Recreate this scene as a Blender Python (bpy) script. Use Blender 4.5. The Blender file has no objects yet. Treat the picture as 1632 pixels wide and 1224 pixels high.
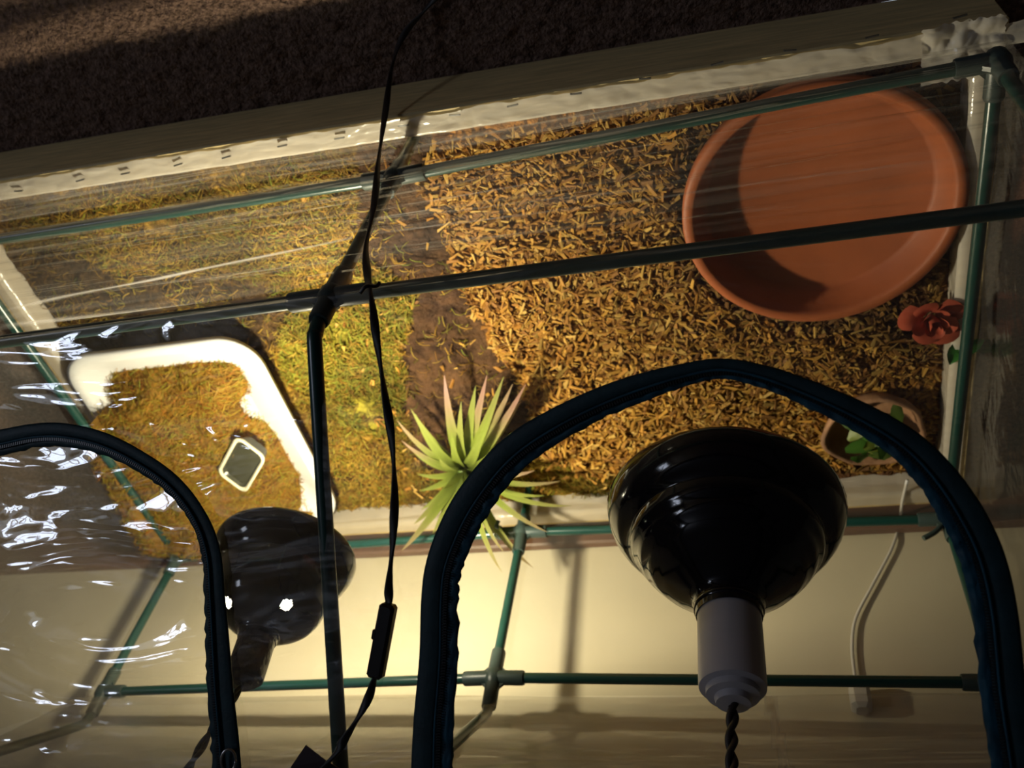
import bpy, bmesh, math, random
from mathutils import Vector, Matrix, noise
random.seed(7)
C = bpy.context.scene.collection
PI = math.pi
# ------------------------------------------------------------------ camera
F = 1425.95
ROW = [(-0.96050878, 0.2395605, -0.14154026), (0.09401018, 0.75816527, 0.64524996), (0.26188731, 0.60646203, -0.75074553)]
AX = [Vector(r) for r in ROW]          # image right, image down, forward, in world space
CAM = Vector((0, 0, 1.021))
cd = bpy.data.cameras.new('camera'); cam = bpy.data.objects.new('camera', cd); C.objects.link(cam)
m = Matrix.Identity(4)
for i in range(3):
    m[i][0] = AX[0][i]; m[i][1] = -AX[1][i]; m[i][2] = -AX[2][i]; m[i][3] = CAM[i]
cam.matrix_world = m
cd.lens = F / 1632 * 36; cd.sensor_width = 36; cd.dof.use_dof = True; cd.dof.focus_distance = .80; cd.dof.aperture_fstop = 7; cd.clip_start = 0.02
bpy.context.scene.camera = cam
# ------------------------------------------------------------------ world and light
sc = bpy.context.scene
w = bpy.data.worlds.new('world'); sc.world = w; w.use_nodes = True
w.node_tree.nodes['Background'].inputs[0].default_value = (0.75, 0.85, 1.0, 1)
w.node_tree.nodes['Background'].inputs[1].default_value = 1.0
sc.view_settings.view_transform = 'Standard'; sc.view_settings.look = 'None'
sc.view_settings.gamma = 1; sc.view_settings.use_curve_mapping = False
sc.view_settings.exposure = 0.0
sc.cycles.use_denoising = True
sc.cycles.max_bounces = 7; sc.cycles.diffuse_bounces = 3; sc.cycles.glossy_bounces = 4
sc.cycles.transparent_max_bounces = 24; sc.cycles.transmission_bounces = 4
sc.cycles.sample_clamp_indirect = 3.0; sc.cycles.sample_clamp_direct = 12.0
sc.cycles.caustics_reflective = False; sc.cycles.caustics_refractive = False
WIN_E, WIN_C = 15, (0.72, 0.80, 1.0)    # daylight through the window
BULB_E, BULB_C = 24, (1.0, 0.90, 0.64)  # the one lit lamp
wl = bpy.data.lights.new('window_daylight', 'AREA'); wl.shape = 'RECTANGLE'; wl.size = 0.66; wl.size_y = 0.62
wl.energy = WIN_E; wl.color = WIN_C
wo = bpy.data.objects.new('window_daylight', wl); C.objects.link(wo)
wo.location = (2.83, -1.62, 1.75); wo.rotation_euler = (0, PI / 2, 0)     # shines towards -X

def ray(u, v): return AX[0] * ((u - 816) / F) + AX[1] * ((v - 612) / F) + AX[2]
def az(u, v, z): d = ray(u, v); return CAM + d * ((z - CAM.z) / d.z)
def ay(u, v, y): d = ray(u, v); return CAM + d * (y / d.y)
def ax(u, v, x): d = ray(u, v); return CAM + d * (x / d.x)
def apl(u, v, P, n): d = ray(u, v); return CAM + d * ((P - CAM).dot(n) / d.dot(n))
ZR = 0.165                                   # height of the tent's base rail above the carpet
SUB = 0.068                                  # height of the bedding
TOP = 0.100                                  # top of the timber boards

# ------------------------------------------------------------------ helpers
def tag(o, label=None, cat=None, group=None, kind=None):
    if label: o['label'] = label
    if cat: o['category'] = cat
    if group: o['group'] = group
    if kind: o['kind'] = kind
    return o
def empty(name, loc=(0, 0, 0)):
    o = bpy.data.objects.new(name, None); o.location = loc; C.objects.link(o); o.empty_display_size = .02; return o
def par(o, p):
    if p is not None:
        o.parent = p
        o.matrix_parent_inverse = Matrix.Identity(4)
        off = Vector((0, 0, 0)); q = p
        while q is not None: off += q.location; q = q.parent
        o.location = o.location - off
    return o
def mesh(name, vs, fs, mat, parent=None, smooth=False, attr=None, mats=None, midx=None):
    me = bpy.data.meshes.new(name); me.from_pydata([tuple(v) for v in vs], [], fs); me.update()
    if mats:
        for q in mats: me.materials.append(q)
        if midx: me.polygons.foreach_set('material_index', midx)
    elif mat: me.materials.append(mat)
    if smooth: me.polygons.foreach_set('use_smooth', [True] * len(me.polygons))
    if attr:
        for k, vals in attr.items():
            a = me.color_attributes.new(k, 'FLOAT_COLOR', 'POINT')
            a.data.foreach_set('color', [c for col in vals for c in (*col, 1)])
    o = bpy.data.objects.new(name, me); C.objects.link(o)
    return par(o, parent)
class MB:
    def __init__(s): s.v = []; s.f = []
    def add(s, vs, fs):
        n = len(s.v); s.v += [Vector(a) for a in vs]; s.f += [tuple(i + n for i in q) for q in fs]; return s
    def frame_box(s, c, X, Y, Z, bev=0.0):
        """box with half axes X, Y, Z; chamfered when bev > 0"""
        c = Vector(c); X = Vector(X); Y = Vector(Y); Z = Vector(Z)
        if bev <= 0:
            vs = [c + X * i + Y * j + Z * k for k in (-1, 1) for j in (-1, 1) for i in (-1, 1)]
            return s.add(vs, [(0, 2, 3, 1), (4, 5, 7, 6), (0, 1, 5, 4), (2, 6, 7, 3), (0, 4, 6, 2), (1, 3, 7, 5)])
        bx, by, bz = (min(.45, bev / X.length), min(.45, bev / Y.length), min(.45, bev / Z.length))
        vs = []; rings = [(-1, 1 - bx, 1 - by), (-1 + bz, 1, 1), (1 - bz, 1, 1), (1, 1 - bx, 1 - by)]
        for zk, sx, sy in rings:
            for (i, j) in ((-1, -1 + by), (-1 + bx, -1), (1 - bx, -1), (1, -1 + by), (1, 1 - by), (1 - bx, 1), (-1 + bx, 1), (-1, 1 - by)):
                vs.append(c + X * (i * sx) + Y * (j * sy) + Z * zk)
        fs = [tuple(range(7, -1, -1)), tuple(range(24, 32))]
        for r in range(3):
            for i in range(8):
                a = r * 8 + i; b = r * 8 + (i + 1) % 8; fs.append((a, b, b + 8, a + 8))
        return s.add(vs, fs)
    def box(s, a, b, bev=0.0):
        a = Vector(a); b = Vector(b); h = (b - a) / 2
        return s.frame_box((a + b) / 2, (h.x, 0, 0), (0, h.y, 0), (0, 0, h.z), bev)
    def tube(s, pts, r, n=12, sy=1.0, twist=0.0, cap=True):
        """sweep; r a number or one per point; sy squashes the section; twist in turns over the length"""
        pts = [Vector(p) for p in pts]; N = len(pts)
        T = [(pts[min(i + 1, N - 1)] - pts[max(i - 1, 0)]).normalized() for i in range(N)]
        up = Vector((0, 0, 1)) if abs(T[0].z) < .9 else Vector((0, 1, 0))
        U = (up - T[0] * up.dot(T[0])).normalized(); vs = []
        for i in range(N):
            U = (U - T[i] * U.dot(T[i])).normalized(); W = T[i].cross(U)
            ri = r[i] if isinstance(r, (list, tuple)) else r
            a0 = twist * 2 * PI * i / max(1, N - 1)
            Ui = U * math.cos(a0) + W * math.sin(a0); Wi = W * math.cos(a0) - U * math.sin(a0)
            for k in range(n):
                a = 2 * PI * k / n; vs.append(pts[i] + Ui * (ri * math.cos(a)) + Wi * (ri * sy * math.sin(a)))
        fs = []
        for i in range(N - 1):
            for k in range(n):
                a = i * n + k; b = i * n + (k + 1) % n; fs.append((a, b, b + n, a + n))
        if cap: fs += [tuple(range(n - 1, -1, -1)), tuple(range((N - 1) * n, N * n))]
        return s.add(vs, fs)
    def lathe(s, prof, n=48, M=None, skip=None):
        vs = []; fs = []; M = M or Matrix.Identity(4)
        for (r, z) in prof:
            for k in range(n):
                a = 2 * PI * k / n; vs.append(M @ Vector((r * math.cos(a), r * math.sin(a), z)))
        for i in range(len(prof) - 1):
            for k in range(n):
                if skip and (i, k) in skip: continue
                a = i * n + k; b = i * n + (k + 1) % n; fs.append((a, b, b + n, a + n))
        return s.add(vs, fs)
    def build(s, name, mat, parent=None, smooth=False):
        return mesh(name, s.v, s.f, mat, parent, smooth)
def autosmooth(o, ang=35):
    me = o.data
    me.polygons.foreach_set('use_smooth', [True] * len(me.polygons))
    try: me.set_sharp_from_angle(angle=math.radians(ang))
    except Exception: pass
    return o
def catmull(P, k=8):
    P = [Vector(p) for p in P]; out = []
    for i in range(len(P) - 1):
        a = P[max(i - 1, 0)]; b = P[i]; c = P[i + 1]; d = P[min(i + 2, len(P) - 1)]
        for j in range(k):
            t = j / k
            out.append(.5 * ((2 * b) + (c - a) * t + (2 * a - 5 * b + 4 * c - d) * t * t + (3 * b - a - 3 * c + d) * t ** 3))
    out.append(P[-1]); return out
def lerp(a, b, t): return a + (b - a) * t
def pl(xs, ys, x):
    if x <= xs[0]: return ys[0] + (x - xs[0]) * (ys[1] - ys[0]) / (xs[1] - xs[0])
    for i in range(len(xs) - 1):
        if x <= xs[i + 1] or i == len(xs) - 2:
            return ys[i] + (x - xs[i]) * (ys[i + 1] - ys[i]) / (xs[i + 1] - xs[i])
def nz(x, y, z=0.0): return noise.noise(Vector((x, y, z)))
def inpoly(p, poly):
    x, y = p; c = False; j = len(poly) - 1
    for i in range(len(poly)):
        xi, yi = poly[i]; xj, yj = poly[j]
        if (yi > y) != (yj > y) and x < (xj - xi) * (y - yi) / (yj - yi) + xi: c = not c
        j = i
    return c

# ------------------------------------------------------------------ materials
def mat(name, col=(.5, .5, .5), rough=.5, metal=0.0, spec=.5, noise_s=None, noise_amt=.15, bump=None, attr=None, coat=0.0, trans=0.0, stretch=(1, 1, 1), col2=None):
    M = bpy.data.materials.new(name); M.use_nodes = True; N = M.node_tree.nodes; L = M.node_tree.links
    b = N['Principled BSDF']; b.inputs['Base Color'].default_value = (*col, 1); b.inputs['Roughness'].default_value = rough
    b.inputs['Metallic'].default_value = metal; b.inputs['Specular IOR Level'].default_value = spec
    b.inputs['Coat Weight'].default_value = coat; b.inputs['Coat Roughness'].default_value = .05
    tc = N.new('ShaderNodeTexCoord'); mp = N.new('ShaderNodeMapping'); L.new(tc.outputs['Object'], mp.inputs[0]); mp.inputs['Scale'].default_value = stretch
    src = None
    if attr:
        at = N.new('ShaderNodeAttribute'); at.attribute_name = attr; src = at.outputs['Color']
    if noise_s:
        t = N.new('ShaderNodeTexNoise'); t.inputs['Scale'].default_value = noise_s; t.inputs['Detail'].default_value = 6; L.new(mp.outputs[0], t.inputs[0])
        if col2:
            r = N.new('ShaderNodeValToRGB'); L.new(t.outputs[0], r.inputs[0])
            r.color_ramp.elements[0].position = .35; r.color_ramp.elements[1].position = .65
            r.color_ramp.elements[0].color = (*col, 1); r.color_ramp.elements[1].color = (*col2, 1)
            L.new(r.outputs[0], b.inputs['Base Color'])
        else:
            mr = N.new('ShaderNodeMapRange'); L.new(t.outputs[0], mr.inputs[0]); mr.inputs[1].default_value = .3; mr.inputs[2].default_value = .7
            mr.inputs[3].default_value = 1 - noise_amt; mr.inputs[4].default_value = 1 + noise_amt
            mx = N.new('ShaderNodeMix'); mx.data_type = 'RGBA'; mx.blend_type = 'MULTIPLY'; mx.inputs[0].default_value = 1
            if src: L.new(src, mx.inputs[6])
            else: mx.inputs[6].default_value = (*col, 1)
            L.new(mr.outputs[0], mx.inputs[7]); L.new(mx.outputs[2], b.inputs['Base Color'])
    elif src: L.new(src, b.inputs['Base Color'])
    if bump:
        bs, bd, st = bump
        t = N.new('ShaderNodeTexNoise'); t.inputs['Scale'].default_value = bs; t.inputs['Detail'].default_value = 4; L.new(mp.outputs[0], t.inputs[0])
        bp = N.new('ShaderNodeBump'); bp.inputs['Distance'].default_value = bd; bp.inputs['Strength'].default_value = st
        L.new(t.outputs[0], bp.inputs['Height']); L.new(bp.outputs[0], b.inputs['Normal'])
    if trans > 0:
        tr = N.new('ShaderNodeBsdfTranslucent'); mx = N.new('ShaderNodeMixShader'); mx.inputs[0].default_value = trans
        tr.inputs[0].default_value = (*col, 1)
        if src: L.new(src, tr.inputs[0])
        L.new(b.outputs[0], mx.inputs[1]); L.new(tr.outputs[0], mx.inputs[2]); L.new(mx.outputs[0], N['Material Output'].inputs[0])
    return M
def vinyl(name, haze=.05, tint=(.93, .92, .90), bscale=6, stretch=(1, 6, 6), bdist=.004, rough=.04, refl=.05, hazecol=(.8, .76, .72), b2=None, crease=True):
    """clear sheet: see-through, a facing-dependent mirror part, a little milkiness, more of it along creases"""
    M = bpy.data.materials.new(name); M.use_nodes = True; N = M.node_tree.nodes; L = M.node_tree.links
    N.remove(N['Principled BSDF']); out = N['Material Output']
    tc = N.new('ShaderNodeTexCoord'); mp = N.new('ShaderNodeMapping'); L.new(tc.outputs['Object'], mp.inputs[0]); mp.inputs['Scale'].default_value = stretch
    t = N.new('ShaderNodeTexNoise'); t.inputs['Scale'].default_value = bscale; t.inputs['Detail'].default_value = 3; t.inputs['Distortion'].default_value = .6
    L.new(mp.outputs[0], t.inputs[0]); h = t.outputs[0]
    if b2:
        t2 = N.new('ShaderNodeTexVoronoi'); t2.feature = 'DISTANCE_TO_EDGE'; t2.inputs['Scale'].default_value = b2[0]; L.new(mp.outputs[0], t2.inputs[0])
        ml = N.new('ShaderNodeMath'); ml.operation = 'MULTIPLY_ADD'; ml.inputs[1].default_value = b2[1]; L.new(t2.outputs[0], ml.inputs[0]); L.new(h, ml.inputs[2]); h = ml.outputs[0]
    bp = N.new('ShaderNodeBump'); bp.inputs['Distance'].default_value = bdist; bp.inputs['Strength'].default_value = 1; L.new(h, bp.inputs['Height'])
    tp = N.new('ShaderNodeBsdfTransparent'); tp.inputs[0].default_value = (*tint, 1)
    df = N.new('ShaderNodeBsdfDiffuse'); df.inputs[0].default_value = (*hazecol, 1); L.new(bp.outputs[0], df.inputs['Normal'])
    tl = N.new('ShaderNodeBsdfTranslucent'); tl.inputs[0].default_value = (*hazecol, 1)
    hz = N.new('ShaderNodeMixShader'); hz.inputs[0].default_value = .5; L.new(df.outputs[0], hz.inputs[1]); L.new(tl.outputs[0], hz.inputs[2])
    m1 = N.new('ShaderNodeMixShader'); m1.inputs[0].default_value = haze; L.new(tp.outputs[0], m1.inputs[1]); L.new(hz.outputs[0], m1.inputs[2])
    if crease:
        at = N.new('ShaderNodeAttribute'); at.attribute_name = 'crease'
        sp = N.new('ShaderNodeSeparateColor'); L.new(at.outputs['Color'], sp.inputs[0])
        ad = N.new('ShaderNodeMath'); ad.operation = 'ADD'; ad.use_clamp = True; ad.inputs[1].default_value = haze; L.new(sp.outputs[0], ad.inputs[0]); L.new(ad.outputs[0], m1.inputs[0])
    gl = N.new('ShaderNodeBsdfGlossy'); gl.inputs['Roughness'].default_value = rough; L.new(bp.outputs[0], gl.inputs['Normal'])
    lw = N.new('ShaderNodeLayerWeight'); lw.inputs[0].default_value = .5; L.new(bp.outputs[0], lw.inputs['Normal'])
    p = N.new('ShaderNodeMath'); p.operation = 'POWER'; p.inputs[1].default_value = 4; L.new(lw.outputs['Facing'], p.inputs[0])
    a = N.new('ShaderNodeMath'); a.operation = 'MULTIPLY_ADD'; a.inputs[1].default_value = .6; a.inputs[2].default_value = refl; a.use_clamp = True; L.new(p.outputs[0], a.inputs[0])
    m2 = N.new('ShaderNodeMixShader'); L.new(a.outputs[0], m2.inputs[0]); L.new(m1.outputs[0], m2.inputs[1]); L.new(gl.outputs[0], m2.inputs[2])
    L.new(m2.outputs[0], out.inputs[0]); return M
def emis(name, col, s):
    M = bpy.data.materials.new(name); M.use_nodes = True; N = M.node_tree.nodes
    b = N['Principled BSDF']; b.inputs['Base Color'].default_value = (*col, 1); b.inputs['Emission Color'].default_value = (*col, 1); b.inputs['Emission Strength'].default_value = s; return M

m_carpet = mat('carpet_pile', (.185, .118, .088), 1, spec=.1, noise_s=160, noise_amt=.55, bump=(260, .006, 1.0))
m_wall = mat('cream_paint', (.66, .61, .47), .8, spec=.2, noise_s=3, noise_amt=.06, bump=(120, .0005, .4))
m_ceil = mat('ceiling_paint', (.30, .29, .28), .9)
m_walldark = mat('taupe_paint', (.17, .15, .14), .9)
m_skirt = mat('brown_skirting_wood', (.13, .06, .035), .45, noise_s=9, noise_amt=.25, stretch=(1, 10, 10))
m_wood = mat('planed_pine', (.62, .48, .23), .55, noise_s=14, noise_amt=.22, stretch=(1.2, 14, 14), bump=(40, .0006, .5))
m_tube = mat('green_coated_tube', (.007, .046, .038), .28, spec=.6, noise_s=5, noise_amt=.1)
m_conn = mat('grey_green_plastic_joint', (.040, .062, .058), .38, spec=.5)
m_clear = vinyl('clear_vinyl_front', haze=.035, bscale=3.2, stretch=(.6, 7, 9), bdist=.010)
m_roof = vinyl('clear_vinyl_roof', haze=.02, bscale=5.0, stretch=(1.0, 3.4, 3.4), bdist=.020, rough=.02, refl=.11)
m_back = vinyl('clear_vinyl_back', haze=.07, tint=(.93, .91, .86), bscale=4, stretch=(.7, 3, 3), bdist=.004, refl=.02, rough=.12)
m_liner = vinyl('milky_vinyl_hem', haze=.90, tint=(.8, .78, .72), bscale=16, stretch=(1, 2, 2), bdist=.004, rough=.15, refl=.07, hazecol=(.90, .86, .78))
m_fab = mat('dark_teal_binding', (.004, .026, .034), .6, spec=.4, noise_s=60, noise_amt=.25, bump=(300, .0006, .6))
m_fabblue = mat('blue_teal_gathered_hem', (.005, .050, .082), .6, spec=.35, noise_s=40, noise_amt=.4)
m_zip = mat('black_zip_teeth', (.012, .014, .016), .35)
m_steel = mat('bright_steel', (.40, .39, .38), .3, metal=1)
m_black = mat('black_plastic', (.008, .006, .007), .35)
m_cord = mat('black_rubber_cord', (.008, .005, .005), .55)
m_browncord = mat('brown_black_twisted_cord', (.022, .013, .010), .6)
m_white = mat('white_plastic', (.72, .71, .70), .4)
m_dome = mat('glossy_black_enamel', (.005, .0042, .007), .09, spec=.5)
m_domein = mat('white_enamel_inside', (.75, .74, .70), .3)
m_ceramic = mat('white_ceramic', (.44, .41, .42), .42, noise_s=12, noise_amt=.1)
m_socketdark = mat('dark_purple_wrapped_socket', (.030, .022, .032), .25, bump=(60, .004, 1))
m_bulb = emis('lit_bulb_glass', (.85, 1.0, .80), 26)
m_terra = mat('terracotta', (.33, .088, .027), .55, noise_s=14, noise_amt=.14, bump=(90, .0006, .5), spec=.4)
m_soil = mat('bedding_base', attr='tone', rough=.95, spec=.1, noise_s=70, noise_amt=.5, bump=(110, .010, 1.0))
m_chip = mat('wood_chip', attr='tone', rough=.7, spec=.3)
m_hay = mat('hay_strands', attr='tone', rough=.75, spec=.2, trans=.35)
m_tray = mat('white_tray_plastic', (.86, .86, .85), .35, spec=.4)
m_slate = mat('olive_grey_glaze', (.045, .045, .028), .3)
m_cream = mat('cream_glaze_rim', (.85, .80, .55), .3)
m_leaf = mat('air_plant_leaf', attr='tone', rough=.45, trans=.4)
m_salad = mat('salad_leaf', attr='tone', rough=.45, trans=.3)
m_bowl = mat('tan_bark_bowl', (.33, .17, .085), .8, noise_s=25, noise_amt=.35, bump=(50, .003, .8))
m_rose = mat('coral_red_petal', (.42, .075, .035), .6, noise_s=20, noise_amt=.2)
m_green = mat('green_leaf', (.03, .17, .02), .5)
m_crown = mat('plant_crown', (.07, .11, .02), .6)
m_tape = mat('dark_maroon_tape', (.020, .006, .010), .5)
m_frame = mat('window_white_paint', (.7, .7, .7), .4)
m_glass = vinyl('window_glass', haze=0, tint=(.97, .98, 1), bdist=0.0, refl=.04, rough=.0, crease=False)

# ------------------------------------------------------------------ the room
def carpet():
    vs = []; fs = []; cols = []
    # fine, tufted where it is seen close, flat elsewhere
    x0, x1, y0, y1, d = -.5, 1.25, .02, .36, .0052
    nx = int((x1 - x0) / d); ny = int((y1 - y0) / d)
    for j in range(ny + 1):
        for i in range(nx + 1):
            x = x0 + i * (x1 - x0) / nx; y = y0 + j * (y1 - y0) / ny
            edge = min(i, j, nx - i, ny - j) == 0
            h = 0 if edge else .0035 * nz(x * 190, y * 190) + .0035 * nz(x * 60, y * 60, 4) + random.uniform(-.0016, .0016)
            vs.append((x, y, min(.004, h - .001)))
    for j in range(ny):
        for i in range(nx):
            a = j * (nx + 1) + i; fs.append((a, a + 1, a + nx + 2, a + nx + 1))
    n = len(vs); X0, X1, Y0, Y1 = -2.2, 2.9, -2.4, 1.085
    vs += [(X0, Y0, 0), (X1, Y0, 0), (X1, y0, 0), (X0, y0, 0), (X0, y1, 0), (x0, y1, 0), (x0, y0, 0), (x1, y0, 0), (x1, y1, 0), (X1, y1, 0), (X1, Y1, 0), (X0, Y1, 0)]
    fs += [(n, n + 1, n + 2, n + 7, n + 6, n + 3), (n + 3, n + 6, n + 5, n + 4), (n + 7, n + 2, n + 9, n + 8), (n + 4, n + 5, n + 8, n + 9, n + 10, n + 11)]
    o = mesh('floor', vs, fs, m_carpet, smooth=True); tag(o, kind='structure', label='dark brown looped carpet in front of the timber board')
carpet()
WY = 1.075
tag(MB().box((-2.2, WY, 0), (2.9, WY + .1, 2.4)).build('wall_back', m_wall), kind='structure')
tag(MB().box((-2.3, -2.5, 0), (-2.2, WY + .1, 2.4)).build('wall_right', m_walldark), kind='structure')
tag(MB().box((-2.2, -2.5, 0), (2.9, -2.4, 2.4)).build('wall_front', m_walldark), kind='structure')
tag(MB().box((-2.3, -2.5, 2.4), (3.0, WY + .1, 2.5)).build('ceiling', m_ceil), kind='structure')
b = MB(); wy0, wy1, wz0, wz1 = -2.12, -1.12, 1.15, 2.35
b.box((2.9, -2.5, 0), (3.0, wy0, 2.4)); b.box((2.9, wy1, 0), (3.0, WY + .1, 2.4)); b.box((2.9, wy0, 0), (3.0, wy1, wz0)); b.box((2.9, wy0, wz1), (3.0, wy1, 2.4))
tag(b.build('wall_left', m_walldark), kind='structure')
b = MB()
b.box((2.88, wy0, wz0), (2.95, wy0 + .05, wz1)).box((2.88, wy1 - .05, wz0), (2.95, wy1, wz1)).box((2.88, wy0 + .05, wz0), (2.95, wy1 - .05, wz0 + .05)).box((2.88, wy0 + .05, wz1 - .05), (2.95, wy1 - .05, wz1))
win = tag(b.build('window_1', m_frame), kind='structure')
for k in (1, 2): MB().box((2.79, wy0 + k / 3 - .012, wz0 + .05), (2.81, wy0 + k / 3 + .012, wz1 - .05)).build('mullion', m_frame, win)
MB().box((2.785, wy0 + .05, 1.74), (2.805, wy1 - .05, 1.77)).build('glazing_bar', m_frame, win)
b = MB().box((-2.2, WY - .016, 0), (2.9, WY, .118), .003)
tag(b.build('baseboard_back', m_skirt), kind='structure')

# ------------------------------------------------------------------ the timber frame of boards
FI = [az(1500, 88, TOP), az(450, 250, TOP)]       # inner top edge of the front board
def y_front(x): return lerp(FI[0].y, FI[1].y, (x - FI[0].x) / (FI[1].x - FI[0].x))
XR, XL = -.235, .985                              # inner faces of the end boards
T = .027
def board(p, q, into, name='board'):
    """p, q: inner top edge; into: unit direction away from the inside"""
    p = Vector(p); q = Vector(q); d = (q - p) / 2; c = (p + q) / 2 + Vector(into) * T / 2; c.z = TOP / 2 + .001
    return MB().frame_box(c, d, Vector(into) * T / 2, (0, 0, TOP / 2 - .001), .0018)
timber = empty('timber_surround', (.37, .37, 0))
tag(timber, 'pale pine timber surround of low boards standing on the carpet, holding the bedding', 'timber frame')
YB = 1.008
board((XR - T, y_front(XR - T), TOP), (XL + T, y_front(XL + T), TOP), (0, -1, 0)).build('board', m_wood, timber)
board((XR - T, YB, TOP), (XL + T, YB, TOP), (0, 1, 0)).build('board', m_wood, timber)
board((XR, y_front(XR) + .001, TOP), (XR, YB - .001, TOP), (-1, 0, 0)).build('board', m_wood, timber)
board((XL, y_front(XL) + .001, TOP), (XL, YB - .001, TOP), (1, 0, 0)).build('board', m_wood, timber)
MB().box((XR, y_front(XL) + .002, .002), (XL, YB - .002, .012)).build('base_panel', m_wood, timber)

# ------------------------------------------------------------------ bedding
def P2(l, z=SUB): return [tuple(az(u, v, z)[:2]) for u, v in l]
poly_chip = P2([(672, 185), (690, 330), (745, 470), (785, 550), (835, 630), (858, 700), (858, 730), (960, 760), (1460, 740), (1520, 600), (1420, 560), (1300, 520), (1180, 500), (1080, 430), (1060, 300), (1090, 200), (1150, 140), (900, 150), (672, 178)])
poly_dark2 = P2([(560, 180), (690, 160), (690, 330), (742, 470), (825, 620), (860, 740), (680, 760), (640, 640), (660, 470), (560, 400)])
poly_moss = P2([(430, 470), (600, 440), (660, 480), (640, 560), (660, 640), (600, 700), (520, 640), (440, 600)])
poly_shaded = P2([(-120, 395), (120, 400), (210, 440), (380, 430), (470, 490), (440, 550), (60, 600), (-120, 600)])  # sparse hay on soil, its tone darkened to paint in tray and dome shade
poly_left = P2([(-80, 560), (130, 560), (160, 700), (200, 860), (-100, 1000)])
DISH_C = az(1308, 338, .105); DISH_R = .151
def zones(x, y):
    """(chip, moss, hay, soil) weights"""
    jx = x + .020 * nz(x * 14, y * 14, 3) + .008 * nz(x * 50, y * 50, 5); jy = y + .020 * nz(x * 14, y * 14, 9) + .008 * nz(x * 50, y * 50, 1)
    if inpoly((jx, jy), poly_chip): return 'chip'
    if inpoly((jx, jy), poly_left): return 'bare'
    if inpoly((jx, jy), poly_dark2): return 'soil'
    if inpoly((jx, jy), poly_shaded): return 'shaded_soil'
    if x < .10: return 'far_shade'  # right end: bedding tone darkened, lamp falloff painted into the colour
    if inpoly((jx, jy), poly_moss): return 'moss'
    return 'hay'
def shmix(a, b, t): return tuple(lerp(p, q, t) for p, q in zip(a, b))
TONE = {'chip': ((.20, .080, .014), (.38, .165, .028)), 'shaded_soil': ((.020, .012, .007), (.065, .036, .012)), 'soil': ((.028, .014, .008), (.075, .038, .017)), 'bare': ((.020, .011, .009), (.045, .024, .018)),
        'far_shade': ((.06, .028, .015), (.14, .065, .025)), 'moss': ((.07, .055, .010), (.24, .20, .022)), 'hay': ((.06, .030, .007), (.26, .15, .022))}
def relief(x, y):
    h = .008 * nz(x * 9, y * 9, 2) + .007 * nz(x * 26, y * 26, 7) + .003 * nz(x * 80, y * 80, 1)
    d = math.hypot(x - DISH_C.x, y - DISH_C.y)
    return h if d > DISH_R * 1.02 else -.014 + h * .2
def bedding():
    vs = []; fs = []; col = []
    nx, ny = 300, 150
    for j in range(ny + 1):
        for i in range(nx + 1):
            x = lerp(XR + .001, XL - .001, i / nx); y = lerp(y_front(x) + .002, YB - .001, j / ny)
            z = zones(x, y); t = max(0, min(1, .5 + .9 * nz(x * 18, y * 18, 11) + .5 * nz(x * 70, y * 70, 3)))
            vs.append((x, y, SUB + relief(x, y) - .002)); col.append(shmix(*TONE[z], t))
    for j in range(ny):
        for i in range(nx):
            a = j * (nx + 1) + i; fs.append((a, a + 1, a + nx + 2, a + nx + 1))
    n = len(vs)
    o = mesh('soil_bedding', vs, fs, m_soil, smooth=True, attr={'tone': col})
    return tag(o, 'dark brown soil and moss bedding filling the timber surround', 'bedding', kind='stuff')
bedding()
CHIPC = [(.42, .20, .028), (.38, .17, .024), (.50, .27, .042), (.28, .12, .018), (.45, .23, .034), (.54, .33, .075), (.24, .10, .015)]
def chip_geo(L, W, H):
    k = random.uniform(-.3, .3) * W; t = random.uniform(.2, .8)
    return [(-L, -W, 0), (L * .9, -W * t, 0), (L, W * t, 0), (-L * .8, W, 0), (-L, -W * .8, H), (L * .85, -W * t * .6 + k, H * .6), (L * .95, W * t * .5 + k, H * .7), (-L * .8, W * .8, H)], \
           [(3, 2, 1, 0), (4, 5, 6, 7), (0, 1, 5, 4), (1, 2, 6, 5), (2, 3, 7, 6), (3, 0, 4, 7)]
def rotm(az_, tilt, roll=0): return Matrix.Rotation(az_, 3, 'Z') @ Matrix.Rotation(tilt, 3, 'Y') @ Matrix.Rotation(roll, 3, 'X')
BOWL_C = az(1393, 683, .085)
def in_dish(x, y): return (x - BOWL_C.x) ** 2 + (y - BOWL_C.y) ** 2 < .058 ** 2 or (x - DISH_C.x) ** 2 + (y - DISH_C.y) ** 2 < (DISH_R * .93) ** 2
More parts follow.
